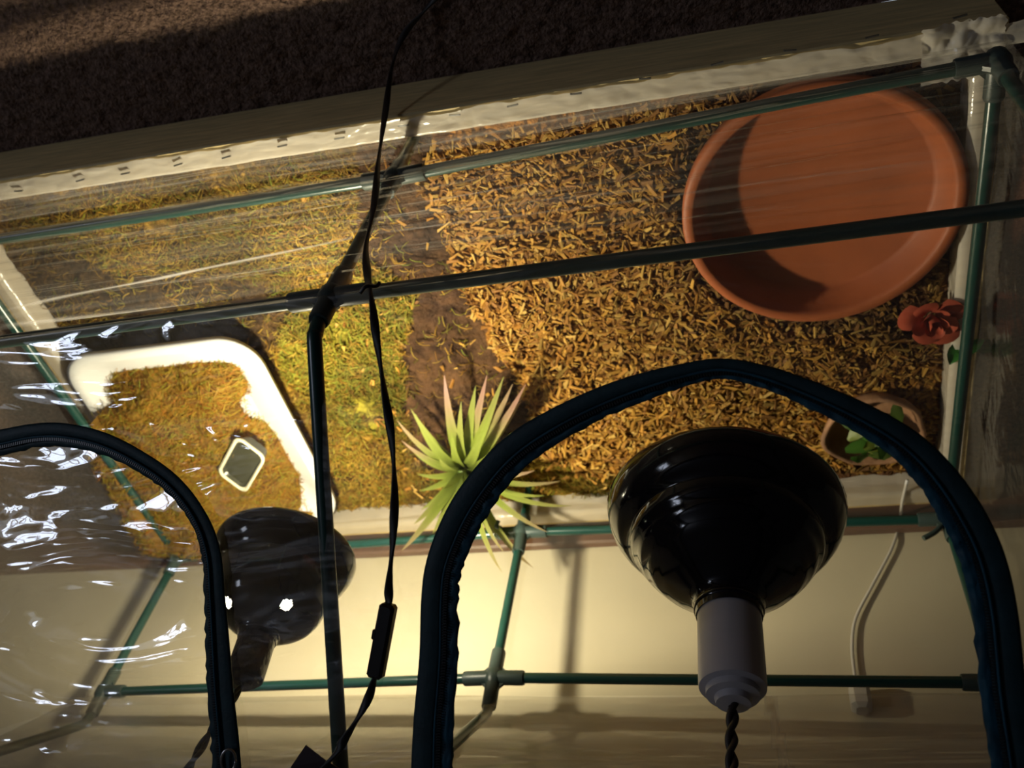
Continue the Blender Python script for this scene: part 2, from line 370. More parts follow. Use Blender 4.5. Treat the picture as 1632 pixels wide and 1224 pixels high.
def scatter_chips():
    vs = []; fs = []; col = []; cnt = 0
    while cnt < 12500:
        x = random.uniform(XR + .01, .56); y = random.uniform(.40, YB - .012)
        if y < y_front(x) + .012 or in_dish(x, y): continue
        z = zones(x, y); keep = {'chip': 1, 'far_shade': .45, 'soil': .012, 'moss': .04, 'hay': .06, 'bare': 0, 'shaded_soil': 0}[z]
        if random.random() > keep: continue
        L = random.uniform(.003, .0085) * (1.5 if random.random() < .10 else 1) * 1.3
        g, f = chip_geo(L, random.uniform(.0013, .0034), random.uniform(.0006, .0016))
        R = rotm(random.uniform(0, 2 * PI), random.gauss(0, .32), random.gauss(0, .5)); o = Vector((x, y, SUB + relief(x, y) + random.uniform(-.002, .007)))
        n = len(vs); vs += [o + R @ Vector(q) for q in g]; fs += [tuple(i + n for i in q) for q in f]
        c = random.choice(CHIPC); k = random.uniform(.62, 1.1) * (.6 if z == 'far_shade' else 1) * max(.7, min(1, .7 + (x - .05) * 1.4)); col += [tuple(v * k for v in c)] * 8; cnt += 1  # k also darkens chips towards the right, painting in the lamp's falloff
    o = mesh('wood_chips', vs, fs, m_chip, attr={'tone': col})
    tag(o, 'golden brown wood chips heaped over the right half of the bedding', 'wood chips', kind='stuff')
    kinds = []
    for i in range(8):
        g, f = chip_geo(random.uniform(.008, .014), random.uniform(.0018, .0034), random.uniform(.001, .0022)); me = bpy.data.meshes.new('wood_chip'); me.from_pydata(g, [], f)
        me.materials.append(m_chip); a = me.color_attributes.new('tone', 'FLOAT_COLOR', 'POINT'); c = CHIPC[i % 7]; a.data.foreach_set('color', [v for _ in g for v in (*c, 1)]); kinds.append(me)
    k = 0
    while k < 270:
        x = random.uniform(-.16, .42); y = random.uniform(.41, YB - .03)
        if in_dish(x, y) or zones(x, y) != 'chip': continue
        q = bpy.data.objects.new('wood_chip', random.choice(kinds)); C.objects.link(q)
        q.location = (x, y, SUB + relief(x, y) + .006); q.rotation_euler = (random.gauss(0, .35), random.gauss(0, .3), random.uniform(0, 2 * PI)); q.parent = o; k += 1
scatter_chips()

# the white tray under the lit lamp
TZ = .118
tr = [az(62, 578, TZ), az(392, 538, TZ), az(545, 858, TZ)]     # far-left, near corner, right-rear
TA = Vector(tr[1]); e1 = (tr[0] - TA); e2 = (tr[2] - TA)
e1.z = e2.z = 0
tx0, tx1 = TA.x + .0, min(XL - .008, tr[0].x); ty0 = (TA.y + tr[0].y) / 2; ty1 = min(YB - .03, tr[2].y)
def rrect(x0, x1, y0, y1, r, n=8):
    out = []
    for cx, cy, a0 in ((x1 - r, y1 - r, 0), (x0 + r, y1 - r, 90), (x0 + r, y0 + r, 180), (x1 - r, y0 + r, 270)):
        for k in range(n + 1):
            a = math.radians(a0 + 90 * k / n); out.append((cx + r * math.cos(a), cy + r * math.sin(a)))
    return out
def tray_mesh():
    rings = [(.000, TZ - .012, .055), (-.002, TZ - .002, .056), (.003, TZ, .053), (.012, TZ, .048), (.016, TZ - .003, .045), (.064, TZ - .032, .03), (.070, TZ - .035, .026)]
    vs = []; fs = []; n = None
    for ins, z, r in rings:
        l = rrect(tx0 + ins, tx1 - ins, ty0 + ins, ty1 - ins, r); n = len(l); vs += [(x, y, z) for x, y in l]
    for i in range(len(rings) - 1):
        for k in range(n):
            a = i * n + k; b_ = i * n + (k + 1) % n; fs.append((a, b_, b_ + n, a + n))
    fs.append(tuple(range((len(rings) - 1) * n, len(rings) * n)))
    return vs, fs
v, f = tray_mesh()
tray = mesh('white_tray', v, f, m_tray, smooth=True)
sol = tray.modifiers.new('solid', 'SOLIDIFY'); sol.thickness = .003
tag(tray, 'shallow white plastic tray full of hay, glaring under the lit lamp', 'tray')
def in_tray(x, y, ins=.0): return tx0 + ins < x < tx1 - ins and ty0 + ins < y < ty1 - ins

def strand(vs, fs, col, o, az_, L, wdt, c, curl=.5, lift=.3):
    n = len(vs); R = rotm(az_, -random.uniform(-.1, lift)); b0 = random.uniform(-curl, curl)
    for k in range(4):
        t = k / 3; p = R @ Vector((L * (t - .5), L * b0 * (t - .5) ** 2 * 2, -L * .25 * (2 * t - 1) ** 2))
        q = R @ Vector((0, wdt, 0)); vs += [o + p - q, o + p + q]; col += [c, c]
    for k in range(3): fs.append((n + 2 * k, n + 2 * k + 1, n + 2 * k + 3, n + 2 * k + 2))
HAYC = [(.46, .27, .032), (.38, .21, .024), (.54, .36, .055), (.30, .15, .020), (.44, .32, .04)]
MOSSC = [(.33, .29, .030), (.24, .22, .02), (.42, .38, .05), (.18, .16, .013), (.27, .32, .035)]
def hay_height(x, y):
    """how far inside the heap's outline: it stays off the tray's near and right walls and buries the left and rear left"""
    dx = min(x - (tx0 + .046), (tx1 + .05 + .06 * (y - ty0) / .4) - x) if y > ty0 + .10 else min(x - (tx0 + .046), (tx1 - .03) - x)
    dy = min(y - (ty0 + .040), (YB + .004) - y)
    d = min(dx, dy) + .020 * nz(x * 16, y * 16, 5) + .008 * nz(x * 50, y * 50, 15)
    return d - .05 * math.exp(-(((x - HOT.x) / .035) ** 2 + ((y - HOT.y) / .03) ** 2))
HOT = az(395, 655, TZ - .02)
def hay_mound():
    vs = []; fs = []; col = []; nx, ny = 170, 140; idx = {}
    X0, X1, Y0, Y1 = tx0, XL - .004, ty0, YB - .004
    for j in range(ny + 1):
        for i in range(nx + 1):
            x = lerp(X0, X1, i / nx); y = lerp(Y0, Y1, j / ny); d = hay_height(x, y)
            if d < 0: continue
            back = max(0, min(1, (x - .70) / .2)) * max(0, min(1, (y - .62) / .25))
            base = TZ - .036 if in_tray(x, y, .02) else TZ - .012
            h = base + min(1, d / .05) ** .6 * (.032 + .045 * back) + .010 * nz(x * 15, y * 15, 8) + .006 * nz(x * 50, y * 50, 2)
            idx[i, j] = len(vs); vs.append((x, y, h)); t = max(0, min(1, .5 + .9 * nz(x * 22, y * 22, 31) + .5 * nz(x * 80, y * 80, 3)))
            col.append(shmix((.15, .07, .012), (.36, .20, .030), t))
    for (i, j), a in idx.items():
        if (i + 1, j) in idx and (i + 1, j + 1) in idx and (i, j + 1) in idx: fs.append((a, idx[i + 1, j], idx[i + 1, j + 1], idx[i, j + 1]))
    N0 = len(vs)
    for _ in range(9500):
        x, y, z = vs[random.randrange(N0)]
        strand(vs, fs, col, Vector((x + random.gauss(0, .004), min(YB - .01, y + random.gauss(0, .004)), z + random.uniform(0, .008))), random.uniform(0, 2 * PI), random.uniform(.008, .034), random.uniform(.00025, .0006), tuple(c * random.uniform(.6, 1.1) for c in random.choice(HAYC)))
    o = mesh('hay_in_tray', vs, fs, m_hay, attr={'tone': col}, smooth=False)
    tag(o, 'golden hay heaped in the white tray and spilling towards the wall', 'hay', kind='stuff')
hay_mound()
def loose_hay():
    vs = []; fs = []; col = []; cnt = 0
    while cnt < 17000:
        x = random.uniform(.10, XL - .01); y = random.uniform(.385, YB - .008)
        if in_tray(x, y, .01): continue
        z = zones(x, y); cl = .5 + nz(x * 17, y * 17, 40)
        keep = {'chip': .0, 'far_shade': 0, 'soil': .05, 'moss': 1, 'hay': .9, 'bare': .03, 'shaded_soil': .13}[z] * max(.12, min(1, cl * 1.3))
        if random.random() > keep: continue
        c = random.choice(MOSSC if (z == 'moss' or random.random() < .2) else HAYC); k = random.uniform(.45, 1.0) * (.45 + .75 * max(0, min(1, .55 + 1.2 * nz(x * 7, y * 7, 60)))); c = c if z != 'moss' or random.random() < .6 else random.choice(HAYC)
        strand(vs, fs, col, Vector((x, y, SUB + relief(x, y) + random.uniform(0, .010))), random.uniform(0, 2 * PI), random.uniform(.006, .024), random.uniform(.0003, .0009), tuple(v * k for v in c)); cnt += 1
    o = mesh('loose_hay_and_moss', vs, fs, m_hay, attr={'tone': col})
    tag(o, 'loose yellow hay and green moss strewn over the middle and left bedding', 'hay', kind='stuff')
loose_hay()

# small rounded dish lying in the hay
def small_dish():
    c = az(384, 742, .150); o = empty('small_dish', c); tag(o, 'small olive grey rounded rectangular dish with cream rim lying in the hay', 'dish')
    a = az(420, 700, .150); b_ = az(352, 795, .150); cc = az(345, 715, .150)
    X = Vector((a - c)); X.z = 0; ang = math.atan2((az(345, 790, .150) - az(395, 700, .150)).y, (az(345, 790, .150) - az(395, 700, .150)).x)
    M = Matrix.Translation(c) @ Matrix.Rotation(ang, 4, 'Z') @ Matrix.Rotation(.25, 4, 'X')
    def ring(hx, hy, r, z): return [M @ Vector((x, y, z)) for x, y in rrect(-hx, hx, -hy, hy, r, 6)]
    def stack(name, rs, mt, top=True):
        vs = []; fs = []
        for q in rs: vs += ring(*q)
        n = 28
        for i in range(len(rs) - 1):
            for k in range(n): A = i * n + k; B = i * n + (k + 1) % n; fs.append((A, B, B + n, A + n))
        if top: fs.append(tuple(range((len(rs) - 1) * n, len(rs) * n)))
        return mesh(name, vs, fs, mt, o, smooth=False)
    stack('body', [(.040, .020, .010, -.022), (.048, .026, .012, -.002), (.044, .022, .011, -.0015), (.041, .020, .010, -.006)], m_slate)
    stack('rim', [(.0485, .0265, .012, -.003), (.0495, .0275, .013, 0), (.047, .025, .012, .0015), (.044, .0225, .011, -.001)], m_cream, False)
small_dish()

# terracotta saucer
def saucer():
    R = DISH_R; o = empty('terracotta_saucer', (DISH_C.x, DISH_C.y, SUB)); tag(o, 'large round terracotta plant saucer sunk in the bedding near the end tube', 'saucer')
    M = Matrix.Translation((DISH_C.x, DISH_C.y, .105))
    MB().lathe([(.0001, -.036), (R * .80, -.036), (R * .84, -.032), (R * .90, -.004), (R * .915, .0), (R * .93, .0018), (R * .985, .002), (R, -.001), (R * 1.0, -.012), (R * .97, -.014), (R * .90, -.044), (.0001, -.044)], 72, M).build('dish', m_terra, o, True)
saucer()

# tan bowl of salad
def salad_bowl():
    c = az(1393, 683, .085); r = .066; o = empty('salad_bowl', (c.x, c.y, SUB)); tag(o, 'small round tan bowl of green salad leaves near the rear right corner', 'bowl')
    vs = []; prof = [(.0001, -.014), (.72, -.012), (.86, .002), (.90, .012), (.96, .014), (1.0, .010), (.92, -.006), (.75, -.022), (.0001, -.024)]; n = 40
    for (q, z) in prof:
        for k in range(n):
            a = 2 * PI * k / n; rr = r * q * (1 + .06 * math.sin(3 * a + 1) + .02 * math.sin(7 * a)); vs.append(c + Vector((rr * math.cos(a), rr * math.sin(a) * .92, z + .003 * math.sin(2 * a))))
    fs = [(i * n + k, i * n + (k + 1) % n, (i + 1) * n + (k + 1) % n, (i + 1) * n + k) for i in range(len(prof) - 1) for k in range(n)]
    mesh('bowl', vs, fs, m_bowl, o, True)
    for i in range(26):
        vs = []; fs = []; col = []; a = random.uniform(0, 2 * PI); d = random.uniform(0, .042); p = c + Vector((d * math.cos(a), d * math.sin(a), random.uniform(.002, .016)))
        R = rotm(random.uniform(0, 2 * PI), random.gauss(0, .5), random.gauss(0, .4)); L = random.uniform(.012, .022); g = random.choice([(.06, .16, .02), (.11, .22, .03), (.06, .11, .015), (.16, .20, .03)])
        for j in range(5):
            t = j / 4; ww = L * .5 * math.sin(PI * (.12 + .8 * t)); 
            for s in (-1, 0, 1): vs.append(p + R @ Vector((L * (2 * t - 1), s * ww, .003 * abs(s) * math.sin(6 * t + i) + .004 * (1 - (2 * t - 1) ** 2)))); col.append(tuple(q * (1.3 if s == 0 else 1) for q in g))
        for j in range(4):
            for s in range(2): q = j * 3 + s; fs.append((q, q + 1, q + 4, q + 3))
        mesh('salad_leaf', vs, fs, m_salad, o, True, attr={'tone': col})
salad_bowl()

# coral rose
def rose():
    c = az(1490, 520, .115); o = empty('artificial_rose', (c.x, c.y, .09)); tag(o, 'coral red artificial rose with a green leaf beside the saucer', 'flower')
    for i in range(15):
        t = i / 14; a = i * 2.4; r = .006 + .021 * t; op = .25 + .95 * t; vs = []; fs = []
        for j in range(5):
            v_ = j / 4; rr = r * (.35 + .65 * math.sin(v_ * PI * .5)) + r * .5 * op * v_ * v_; z = .030 * v_ * (1 - .35 * t) - .012 * t * v_ ** 3
            for k in range(7):
                s = (k / 6 - .5); b_ = a + s * (1.9 if i < 4 else 1.5) * (1 - .25 * v_ ** 3); rk = rr * (1 - .12 * (2 * s) ** 2)
                vs.append(c + Vector((rk * math.cos(b_), rk * math.sin(b_), z - .02 - .003 * abs(2 * s) ** 2 * v_)))
        for j in range(4):
            for k in range(6): q = j * 7 + k; fs.append((q, q + 1, q + 8, q + 7))
        mesh('petal', vs, fs, m_rose, o, True)
    for (u, v_, ang) in ((1520, 560, 1.2), (1545, 550, .3)):
        p = az(u, v_, .10); vs = []; fs = []; R = rotm(ang, -.3)
        for j in range(6):
            t = j / 5; ww = .010 * math.sin(PI * min(1, t * .95 + .05))
            for s in (-1, 0, 1): vs.append(p + R @ Vector((.034 * (t - .5), s * ww, .003 * abs(s) + .003 * math.sin(3 * t))))
        for j in range(5):
            for s in range(2): q = j * 3 + s; fs.append((q, q + 1, q + 4, q + 3))
        mesh('leaf', vs, fs, m_green, o, True)
rose()

# air plant
def air_plant():
    c = az(742, 742, .085); o = empty('air_plant', (c.x, c.y, SUB)); tag(o, 'spiky lime green air plant with pinkish leaf tips in the middle of the bedding', 'plant')
    tips = [(708, 598, .12, 1), (776, 598, .14, 1), (803, 600, .15, .2), (817, 612, .14, .7), (838, 612, .14, 1), (830, 640, .13, .6), (758, 615, .14, .1),
            (633, 670, .13, .7), (655, 652, .12, .2), (662, 660, .14, .1), (640, 702, .13, .8), (655, 716, .12, .1), (664, 755, .11, .1), (668, 782, .12, .1),
            (672, 812, .14, .1), (640, 878, .21, .6), (660, 835, .18, .3), (800, 912, .24, .5), (803, 880, .22, .5), (795, 860, .18, .4), (872, 848, .17, .6), (911, 806, .15, .3),
            (893, 767, .13, .6), (852, 750, .14, .8), (868, 790, .15, .1), (834, 722, .16, .1), (815, 690, .16, .1), (780, 660, .17, .0), (720, 690, .16, 0), (700, 730, .16, .1), (705, 780, .18, .1),
            (770, 800, .20, .2), (745, 830, .20, .2), (735, 640, .15, .2), (850, 905, .20, .6), (690, 850, .17, .2)]
    for (u, v_, z, pink) in tips:
        tip = az(u, v_, z); base = c + Vector(((tip.x - c.x) * .06, (tip.y - c.y) * .06, .012)); n = 9; vs = []; fs = []; col = []
        d = tip - base; side = Vector((-d.y, d.x, 0)).normalized(); W = random.uniform(.0100, .0130) * min(1, .55 + d.length * 4); bow = d.length * random.uniform(.10, .2)
        for j in range(n):
            t = j / (n - 1); p = base + d * t + Vector((0, 0, bow * 4 * t * (1 - t) * .6)); ww = W * (1 - t) ** .75 * (.65 + .7 * t if t < .4 else .93) + .0003
            g = shmix((.07, .10, .015), (.26, .32, .05), min(1, t * 2.4)); g = shmix(g, (.42, .24, .19), pink * max(0, min(1, (t - .42) * 2.4)))
            for s in (-1, 0, 1): vs.append(p + side * (s * ww) + Vector((0, 0, .0022 * abs(s) * (1 - t)))); col.append(tuple(q * (.85 if s == 0 else 1) for q in g))
        for j in range(n - 1):
            for s in range(2): q = j * 3 + s; fs.append((q, q + 1, q + 4, q + 3))
        mesh('leaf', vs, fs, m_leaf, o, True, attr={'tone': col})
    MB().lathe([(.0001, -.018), (.012, -.016), (.016, 0), (.013, .012), (.006, .020), (.0001, .022)], 14, Matrix.Translation(c)).build('crown', m_crown, o, True)
air_plant()

# ------------------------------------------------------------------ tent frame (green tubes, grey joints)
x0, x1, x2 = -.2388, .355, .9579; yf, yb, hh = .3806, .9887, .2408
A0 = az(1592, 97, ZR); A1 = ax(628, 283, x1); A2 = Vector((x2, yf, ZR)); A2 = ay(-70, 392, yf)
Bm = ax(527, 474, x1); B0 = ay(1640, 331, Bm.y); B0 = Bm + (B0 - Bm) * ((x0 - Bm.x) / (B0.x - Bm.x)); BL = ay(0, 545, Bm.y); BL = Bm + (BL - Bm) * ((x2 - Bm.x) / (BL.x - Bm.x))
D1 = ax(832, 848, x1); D0 = ay(1510, 827, D1.y); D2 = ax(283, 888, x2)
E1 = ax(787, 1080, x1); E0 = ay(1590, 1088, E1.y); E2 = ax(165, 1103, x2)
A0 = az(1590, 97, ZR)
RID_Y, RID_Z = .69, ZR + .57
frame = empty('pole_tent', (x1, .69, SUB)); tag(frame, 'dark green tubes and grey joints holding up the clear tent', 'tent poles')
TR, CR = .0066, .0094
def tube(name, pts, r=TR, k=1, mt=None):
    return autosmooth(MB().tube(pts, r, 14).build(name, mt or m_tube, frame), 50)
def gap(p, q, a=.03, b_=.03):
    d = (q - p).normalized(); return [p + d * a, q - d * b_]
# rails
for p, q in ((A1, A0), (A1, A2), (Bm, B0), (Bm, BL), (D1, D0), (D1, D2), (E1, E0), (E1, E2)): tube('rail_tube', gap(p, q, .020, .012))
def arc_arm(P, side):
    """upright ends at the eave joint P, bends and climbs to the ridge"""
    s = side; e = P + Vector((0, 0, .030))
    ridge = Vector((P.x, RID_Y, RID_Z))
    if s > 0: pts = [P + Vector((0, 0, .012)), e, e + Vector((0, .004, .018)), e + Vector((0, .016, .034))]
    else: pts = [P + Vector((0, 0, .012)), e, e + Vector((0, -.003, .016)), e + Vector((0, -.014, .032))]
    pts.append(lerp(pts[-1], ridge, .4)); pts.append(ridge)
    return catmull(pts, 6)
tube('leg_tube', [Vector((A1.x, A1.y, SUB - .01)), A1 - Vector((0, 0, .02))]); tube('leg_tube', [Vector((D1.x, D1.y, SUB - .01)), D1 - Vector((0, 0, .02))])
for P, Q in ((A1, Bm), (A0, B0), (A2, BL), (D1, E1), (D0, E0), (D2, E2)): tube('upright_tube', gap(P, Q, .018, .018))
arms = []
for P, s in ((Bm, 1), (B0, 1), (BL, 1), (E1, -1), (E0, -1), (E2, -1)): tube('roof_arm', arc_arm(P, s))
for a_, d_ in ((A0, D0), (A2, D2)): tube('end_rail', gap(a_, d_, .02, .02))
for a_, b_ in ((x0, x1), (x1, x2)): tube('ridge_tube', [Vector((a_, RID_Y, RID_Z)), Vector((b_, RID_Y, RID_Z))])
def joint(P, dirs, web=True):
    b = MB()
    for d in dirs:
        d = Vector(d); L = d.length; n = d.normalized()
        b.tube([P, P + n * (L - .002), P + n * L], [CR, CR, CR * .93], 14)
    b.lathe([(.0001, -.0125), (.008, -.012), (.0115, -.006), (.0115, .006), (.008, .012), (.0001, .0125)], 14, Matrix.Translation(P))
    if web and len(dirs) > 2:
        for i in range(len(dirs)):
            for j in range(i + 1, len(dirs)):
                a = Vector(dirs[i]).normalized(); c = Vector(dirs[j]).normalized()
                if abs(a.dot(c)) < .3:
                    nn = a.cross(c).normalized() * .0022
                    b.add([P + nn, P + a * .024 + nn, P + c * .024 + nn, P - nn, P + a * .024 - nn, P + c * .024 - nn], [(0, 1, 2), (5, 4, 3), (1, 4, 5, 2), (0, 3, 4, 1), (0, 2, 5, 3)])
    return autosmooth(b.build('joint', m_conn, frame), 40)
def dr(p, q, l): return (q - p).normalized() * l
joint(A1, [dr(A1, A0, .036), dr(A1, A2, .036), (0, 0, -.03), dr(A1, Bm, .034)])
joint(Bm, [dr(Bm, B0, .040), dr(Bm, BL, .040), dr(Bm, A1, .040), (0, 0, .036)])
joint(D1, [dr(D1, D0, .038), dr(D1, D2, .038), (0, 0, -.03), dr(D1, E1, .040)])
joint(E1, [dr(E1, E0, .040), dr(E1, E2, .040), dr(E1, D1, .040), (0, 0, .042)])
for P, L_ in ((A0, [A1, B0, D0]), (A2, [A1, BL, D2]), (D0, [D1, E0, A0]), (D2, [D1, E2, A2]), (B0, [Bm, A0]), (BL, [Bm, A2]), (E0, [E1, D0]), (E2, [E1, D2])):
    joint(P, [dr(P, q, .036) for q in L_] + ([(0, 0, .036)] if P in (B0, BL, E0, E2) else []))
tube('hook', catmull([D1 + Vector((.03, -.012, 0)), D1 + Vector((.034, -.020, .004)), D1 + Vector((.030, -.026, -.002))], 5), .003, mt=m_conn)
tube('hook', catmull([ay(1500, 838, D1.y - .005), ay(1490, 848, D1.y - .006), ay(1472, 858, D1.y - .006)], 5), .0035, mt=m_conn)

# ------------------------------------------------------------------ tent cover
cover = empty('tent_cover', (x1, .69, TOP)); tag(cover, 'clear vinyl tent cover with teal zip doors, stapled along the front board', 'tent cover')
RN = Vector((0, -.70, .72)).normalized()
RP = Vector((x1, .415, ZR + .307 + .010))            # front roof plane, outside of the tube
def RQ(u, v, off=0.0): return apl(u, v, RP + RN * off, RN)
def yA(x): return pl([A0.x, A1.x, A2.x], [A0.y, A1.y, A2.y], x) - TR - .002
def zA(x): return ZR
def yBf(x): return pl([B0.x, Bm.x, BL.x], [B0.y, Bm.y, BL.y], x) - TR - .002
def zBf(x): return pl([B0.x, Bm.x, BL.x], [B0.z, Bm.z, BL.z], x) + .012
def grid(name, xs, fn, nv, mt, flip=False, crease_fn=None):
    vs = []; fs = []; cr = []
    for x in xs:
        for j in range(nv + 1):
            t = j / nv; p = fn(x, t); c = crease_fn(x, t, p) if crease_fn else 0
            vs.append(p); cr.append((c, c, c))
    for i in range(len(xs) - 1):
        for j in range(nv):
            a = i * (nv + 1) + j; q = (a, a + 1, a + nv + 2, a + nv + 1); fs.append(q[::-1] if flip else q)
    return mesh(name, vs, fs, mt, cover, True, attr={'crease': cr})
XS0, XS1 = -.256, .985
def xr(n, a=XS0, b_=XS1): return [lerp(a, b_, i / n) for i in range(n + 1)]
# folds of the front panel: straight pleats running along the tent, found by their ends on the panel
FOLDS = [((0, 497), (590, 372), .0022), ((590, 372), (1540, 255), .0011), ((0, 500), (500, 405), .0), ((430, 360), (1090, 300), .0007),
         ((0, 520), (470, 470), .003), ((180, 520), (720, 440), .0010), ((600, 330), (900, 285), .0006), ((560, 395), (1300, 330), .0008), ((640, 440), (1560, 352), .0010), ((560, 350), (740, 320), .0008)]
fold3 = []
for (a_, b_, w_) in FOLDS:
    if w_ <= 0: continue
    P = ay(*a_, yBf(.4)); Q = ay(*b_, yBf(.4)); fold3.append((P, Q, w_))
def fcrease(x, t, p):
    c = 0
    for P, Q, w_ in fold3:
        lo, hi = min(P.x, Q.x), max(P.x, Q.x)
        if lo < x < hi:
            s = (x - P.x) / (Q.x - P.x); z = lerp(P.z, Q.z, s) + .0015 * nz(x * 8, w_ * 900)
            d = abs(p.z - z); e = min(1, min(x - lo, hi - x) / .04); k = .5 + .5 * nz(x * 12, P.z * 90)
            c = max(c, e * (.10 + (.30 if w_ < .0015 else .8) * k) * max(0, 1 - d / (w_ * 1.5 + .0006)))
    c += .10 * max(0, nz(x * 3, p.z * 60, 3)) + .10 * max(0, nz(x * 2, p.z * 160, 13))
    return c
def ffront(x, t):
    z = lerp(zA(x) - .004, zBf(x), t); y = lerp(yA(x), yBf(x), t)
    env = math.sin(PI * t) ** .7
    return Vector((x, y - env * (.003 * nz(x * 2.5, z * 34, 1) + .0018 * nz(x * 6, z * 80, 2)), z))
grid('front_panel', xr(150), ffront, 110, m_clear, crease_fn=fcrease)
def fskirt(x, t):
    a = Vector((x, yA(x), zA(x) - .004)); b_ = Vector((x, y_front(x) - .004, TOP + .0015)); p = lerp(a, b_, t)
    p.y -= .003 * math.sin(PI * t) * (1 + nz(x * 6, t * 5)); return p
grid('front_skirt', xr(120), fskirt, 14, m_clear, crease_fn=lambda x, t, p: .05 + .28 * max(0, nz(x * 3, t * 9, 5)) + .3 * max(0, 1 - abs(t - .45 - .1 * nz(x * 4, 1)) / .05))
# the hem stapled flat on the front board
def fhem(x, t):
    d = .0245 + .0035 * nz(x * 18, 3) + .002 * nz(x * 60, 8)
    p = Vector((x, y_front(x) + .0015 - t * d, TOP + .0016 + .0022 * abs(nz(x * 22, t * 2.2, 6)) + .0015 * abs(nz(x * 55, t * 4, 2))))
    if t == 0: p.z = TOP - .006
    return p
hem = grid('stapled_hem', xr(360, XS0 - .022, XS1 + .03), fhem, 10, m_liner, crease_fn=lambda x, t, p: .25 * abs(nz(x * 30, t * 3)))
for (u, v_) in [(30, 304), (128, 287), (200, 276), (284, 262), (361, 250), (450, 232), (541, 220), (643, 200), (725, 183), (817, 168), (918, 149), (1028, 125), (1143, 101), (1259, 80), (1390, 58), (1530, 26)]:
    p = az(u, v_, TOP + .0065); a = random.uniform(-.15, .15); X = Vector((math.cos(a), math.sin(a), 0))
    b = MB(); b.frame_box(p + Vector((0, 0, .0005)), X * .0062, Vector((-X.y, X.x, 0)) * .0008, (0, 0, .0007))
    b.frame_box(p + X * .0055, X * .0005, Vector((-X.y, X.x, 0)) * .0005, (0, 0, -.0015)).frame_box(p - X * .0055, X * .0005, Vector((-X.y, X.x, 0)) * .0005, (0, 0, -.0015))
    b.build('staple', m_steel, hem)
# crumpled corner gather
def corner(x0_, x1_, y0_, y1_, name, zf):
    vs = []; fs = []; cr = []; n = 46
    for i in range(n + 1):
        for j in range(n + 1):
            x = lerp(x0_, x1_, i / n) + .003 * nz(j * .3, 1); y = lerp(y0_, y1_, j / n) + .003 * nz(i * .3, 7)
            vs.append((x, y, zf(i / n, j / n) + .012 * abs(nz(x * 34, y * 34, 3)) + .004 * abs(nz(x * 80, y * 70, 5)))); c = .4 * abs(nz(x * 90, y * 90)); cr.append((c, c, c))
    for i in range(n):
        for j in range(n): a = i * (n + 1) + j; fs.append((a, a + 1, a + n + 2, a + n + 1))
    mesh(name, vs, fs, m_liner, cover, True, attr={'crease': cr})
corner(-.185, -.258, y_front(-.23) - .032, y_front(-.23) + .026, 'crumpled_corner', lambda a, b_: TOP + .002)
# milky liner over the end boards and the rear board
def liner(name, p, q, out, h=.046):
    p = Vector(p); q = Vector(q); out = Vector(out); vs = []; fs = []; cr = []; n = 130; prof = [(0, -h), (0, -.004), (-.001, .0012), (.010, .0022), (.022, .0018)]
    for i in range(n + 1):
        c = lerp(p, q, i / n)
        for k, (o_, z) in enumerate(prof):
            wv = .002 * nz(c.x * 30 + c.y * 30, k * .9, 4) if k != 2 else 0
            vs.append(c + out * (o_ - .0025 + abs(wv) * (-1 if k < 2 else 0)) + Vector((0, 0, z + abs(wv)))); cr.append((.2 * abs(nz(i * .3, k)),) * 3)
    m_ = len(prof)
    for i in range(n):
        for k in range(m_ - 1): a = i * m_ + k; fs.append((a, a + 1, a + m_ + 1, a + m_))
    mesh(name, vs, fs, m_liner, cover, True, attr={'crease': cr})
liner('rear_hem', (XR + .004, YB, TOP), (XL - .004, YB, TOP), (0, 1, 0))
liner('end_hem', (XR, y_front(XR) + .02, TOP), (XR, YB - .006, TOP), (-1, 0, 0))
liner('end_hem', (XL, y_front(XL) + .02, TOP), (XL, YB - .006, TOP), (1, 0, 0))
# rear wall, rear roof and end panels
def frear(x, t): return Vector((x, lerp(pl([D0.x, D1.x, D2.x], [D0.y, D1.y, D2.y], x), pl([E0.x, E1.x, E2.x], [E0.y, E1.y, E2.y], x), t) + TR + .003 + .002 * nz(x * 3, t * 6), lerp(TOP + .004, E1.z + .02, t)))
grid('rear_panel', xr(60), frear, 24, m_back, crease_fn=lambda x, t, p: .05 * max(0, nz(x * 2, t * 7)))
def frroof(x, t): return Vector((x, lerp(E1.y + TR + .003, RID_Y, t), lerp(E1.z + .02, RID_Z + .012, t) + .014 * math.sin(PI * min(1, t * 1.2)) + .004 * nz(x * 3, t * 7)))
def rrc(x, t, p):
    a = .17 + .14 * max(0, nz(x * 2.2, t * 12, 2)); s = abs(x - .02 + .03 * t)
    return a + (.45 if s < .004 and t < .8 else 0)
grid('rear_roof_panel', xr(220), frroof, 24, m_back, crease_fn=rrc)
def endpanel(X, name, sgn):
    vs = []; fs = []; cr = []; ny, nt = 40, 40
    a0, a1 = yf - .008, yb + .010
    for i in range(ny + 1):
        y = lerp(a0, a1, i / ny); zt = ZR + .262 + (min(y - a0, a1 - y)) * .93
        for j in range(nt + 1):
            t = j / nt; z = lerp(TOP + .003, zt, t); vs.append((X + sgn * (.003 + .004 * nz(y * 9, z * 9, 2)), y, z)); c = .03 * max(0, nz(y * 6, z * 6, 1)); cr.append((c, c, c))
    for i in range(ny):
        for j in range(nt): a = i * (nt + 1) + j; fs.append((a, a + 1, a + nt + 2, a + nt + 1))
    mesh(name, vs, fs, m_back, cover, True, attr={'crease': cr})
endpanel(-.256, 'end_panel', -1); endpanel(.985, 'end_panel', 1)

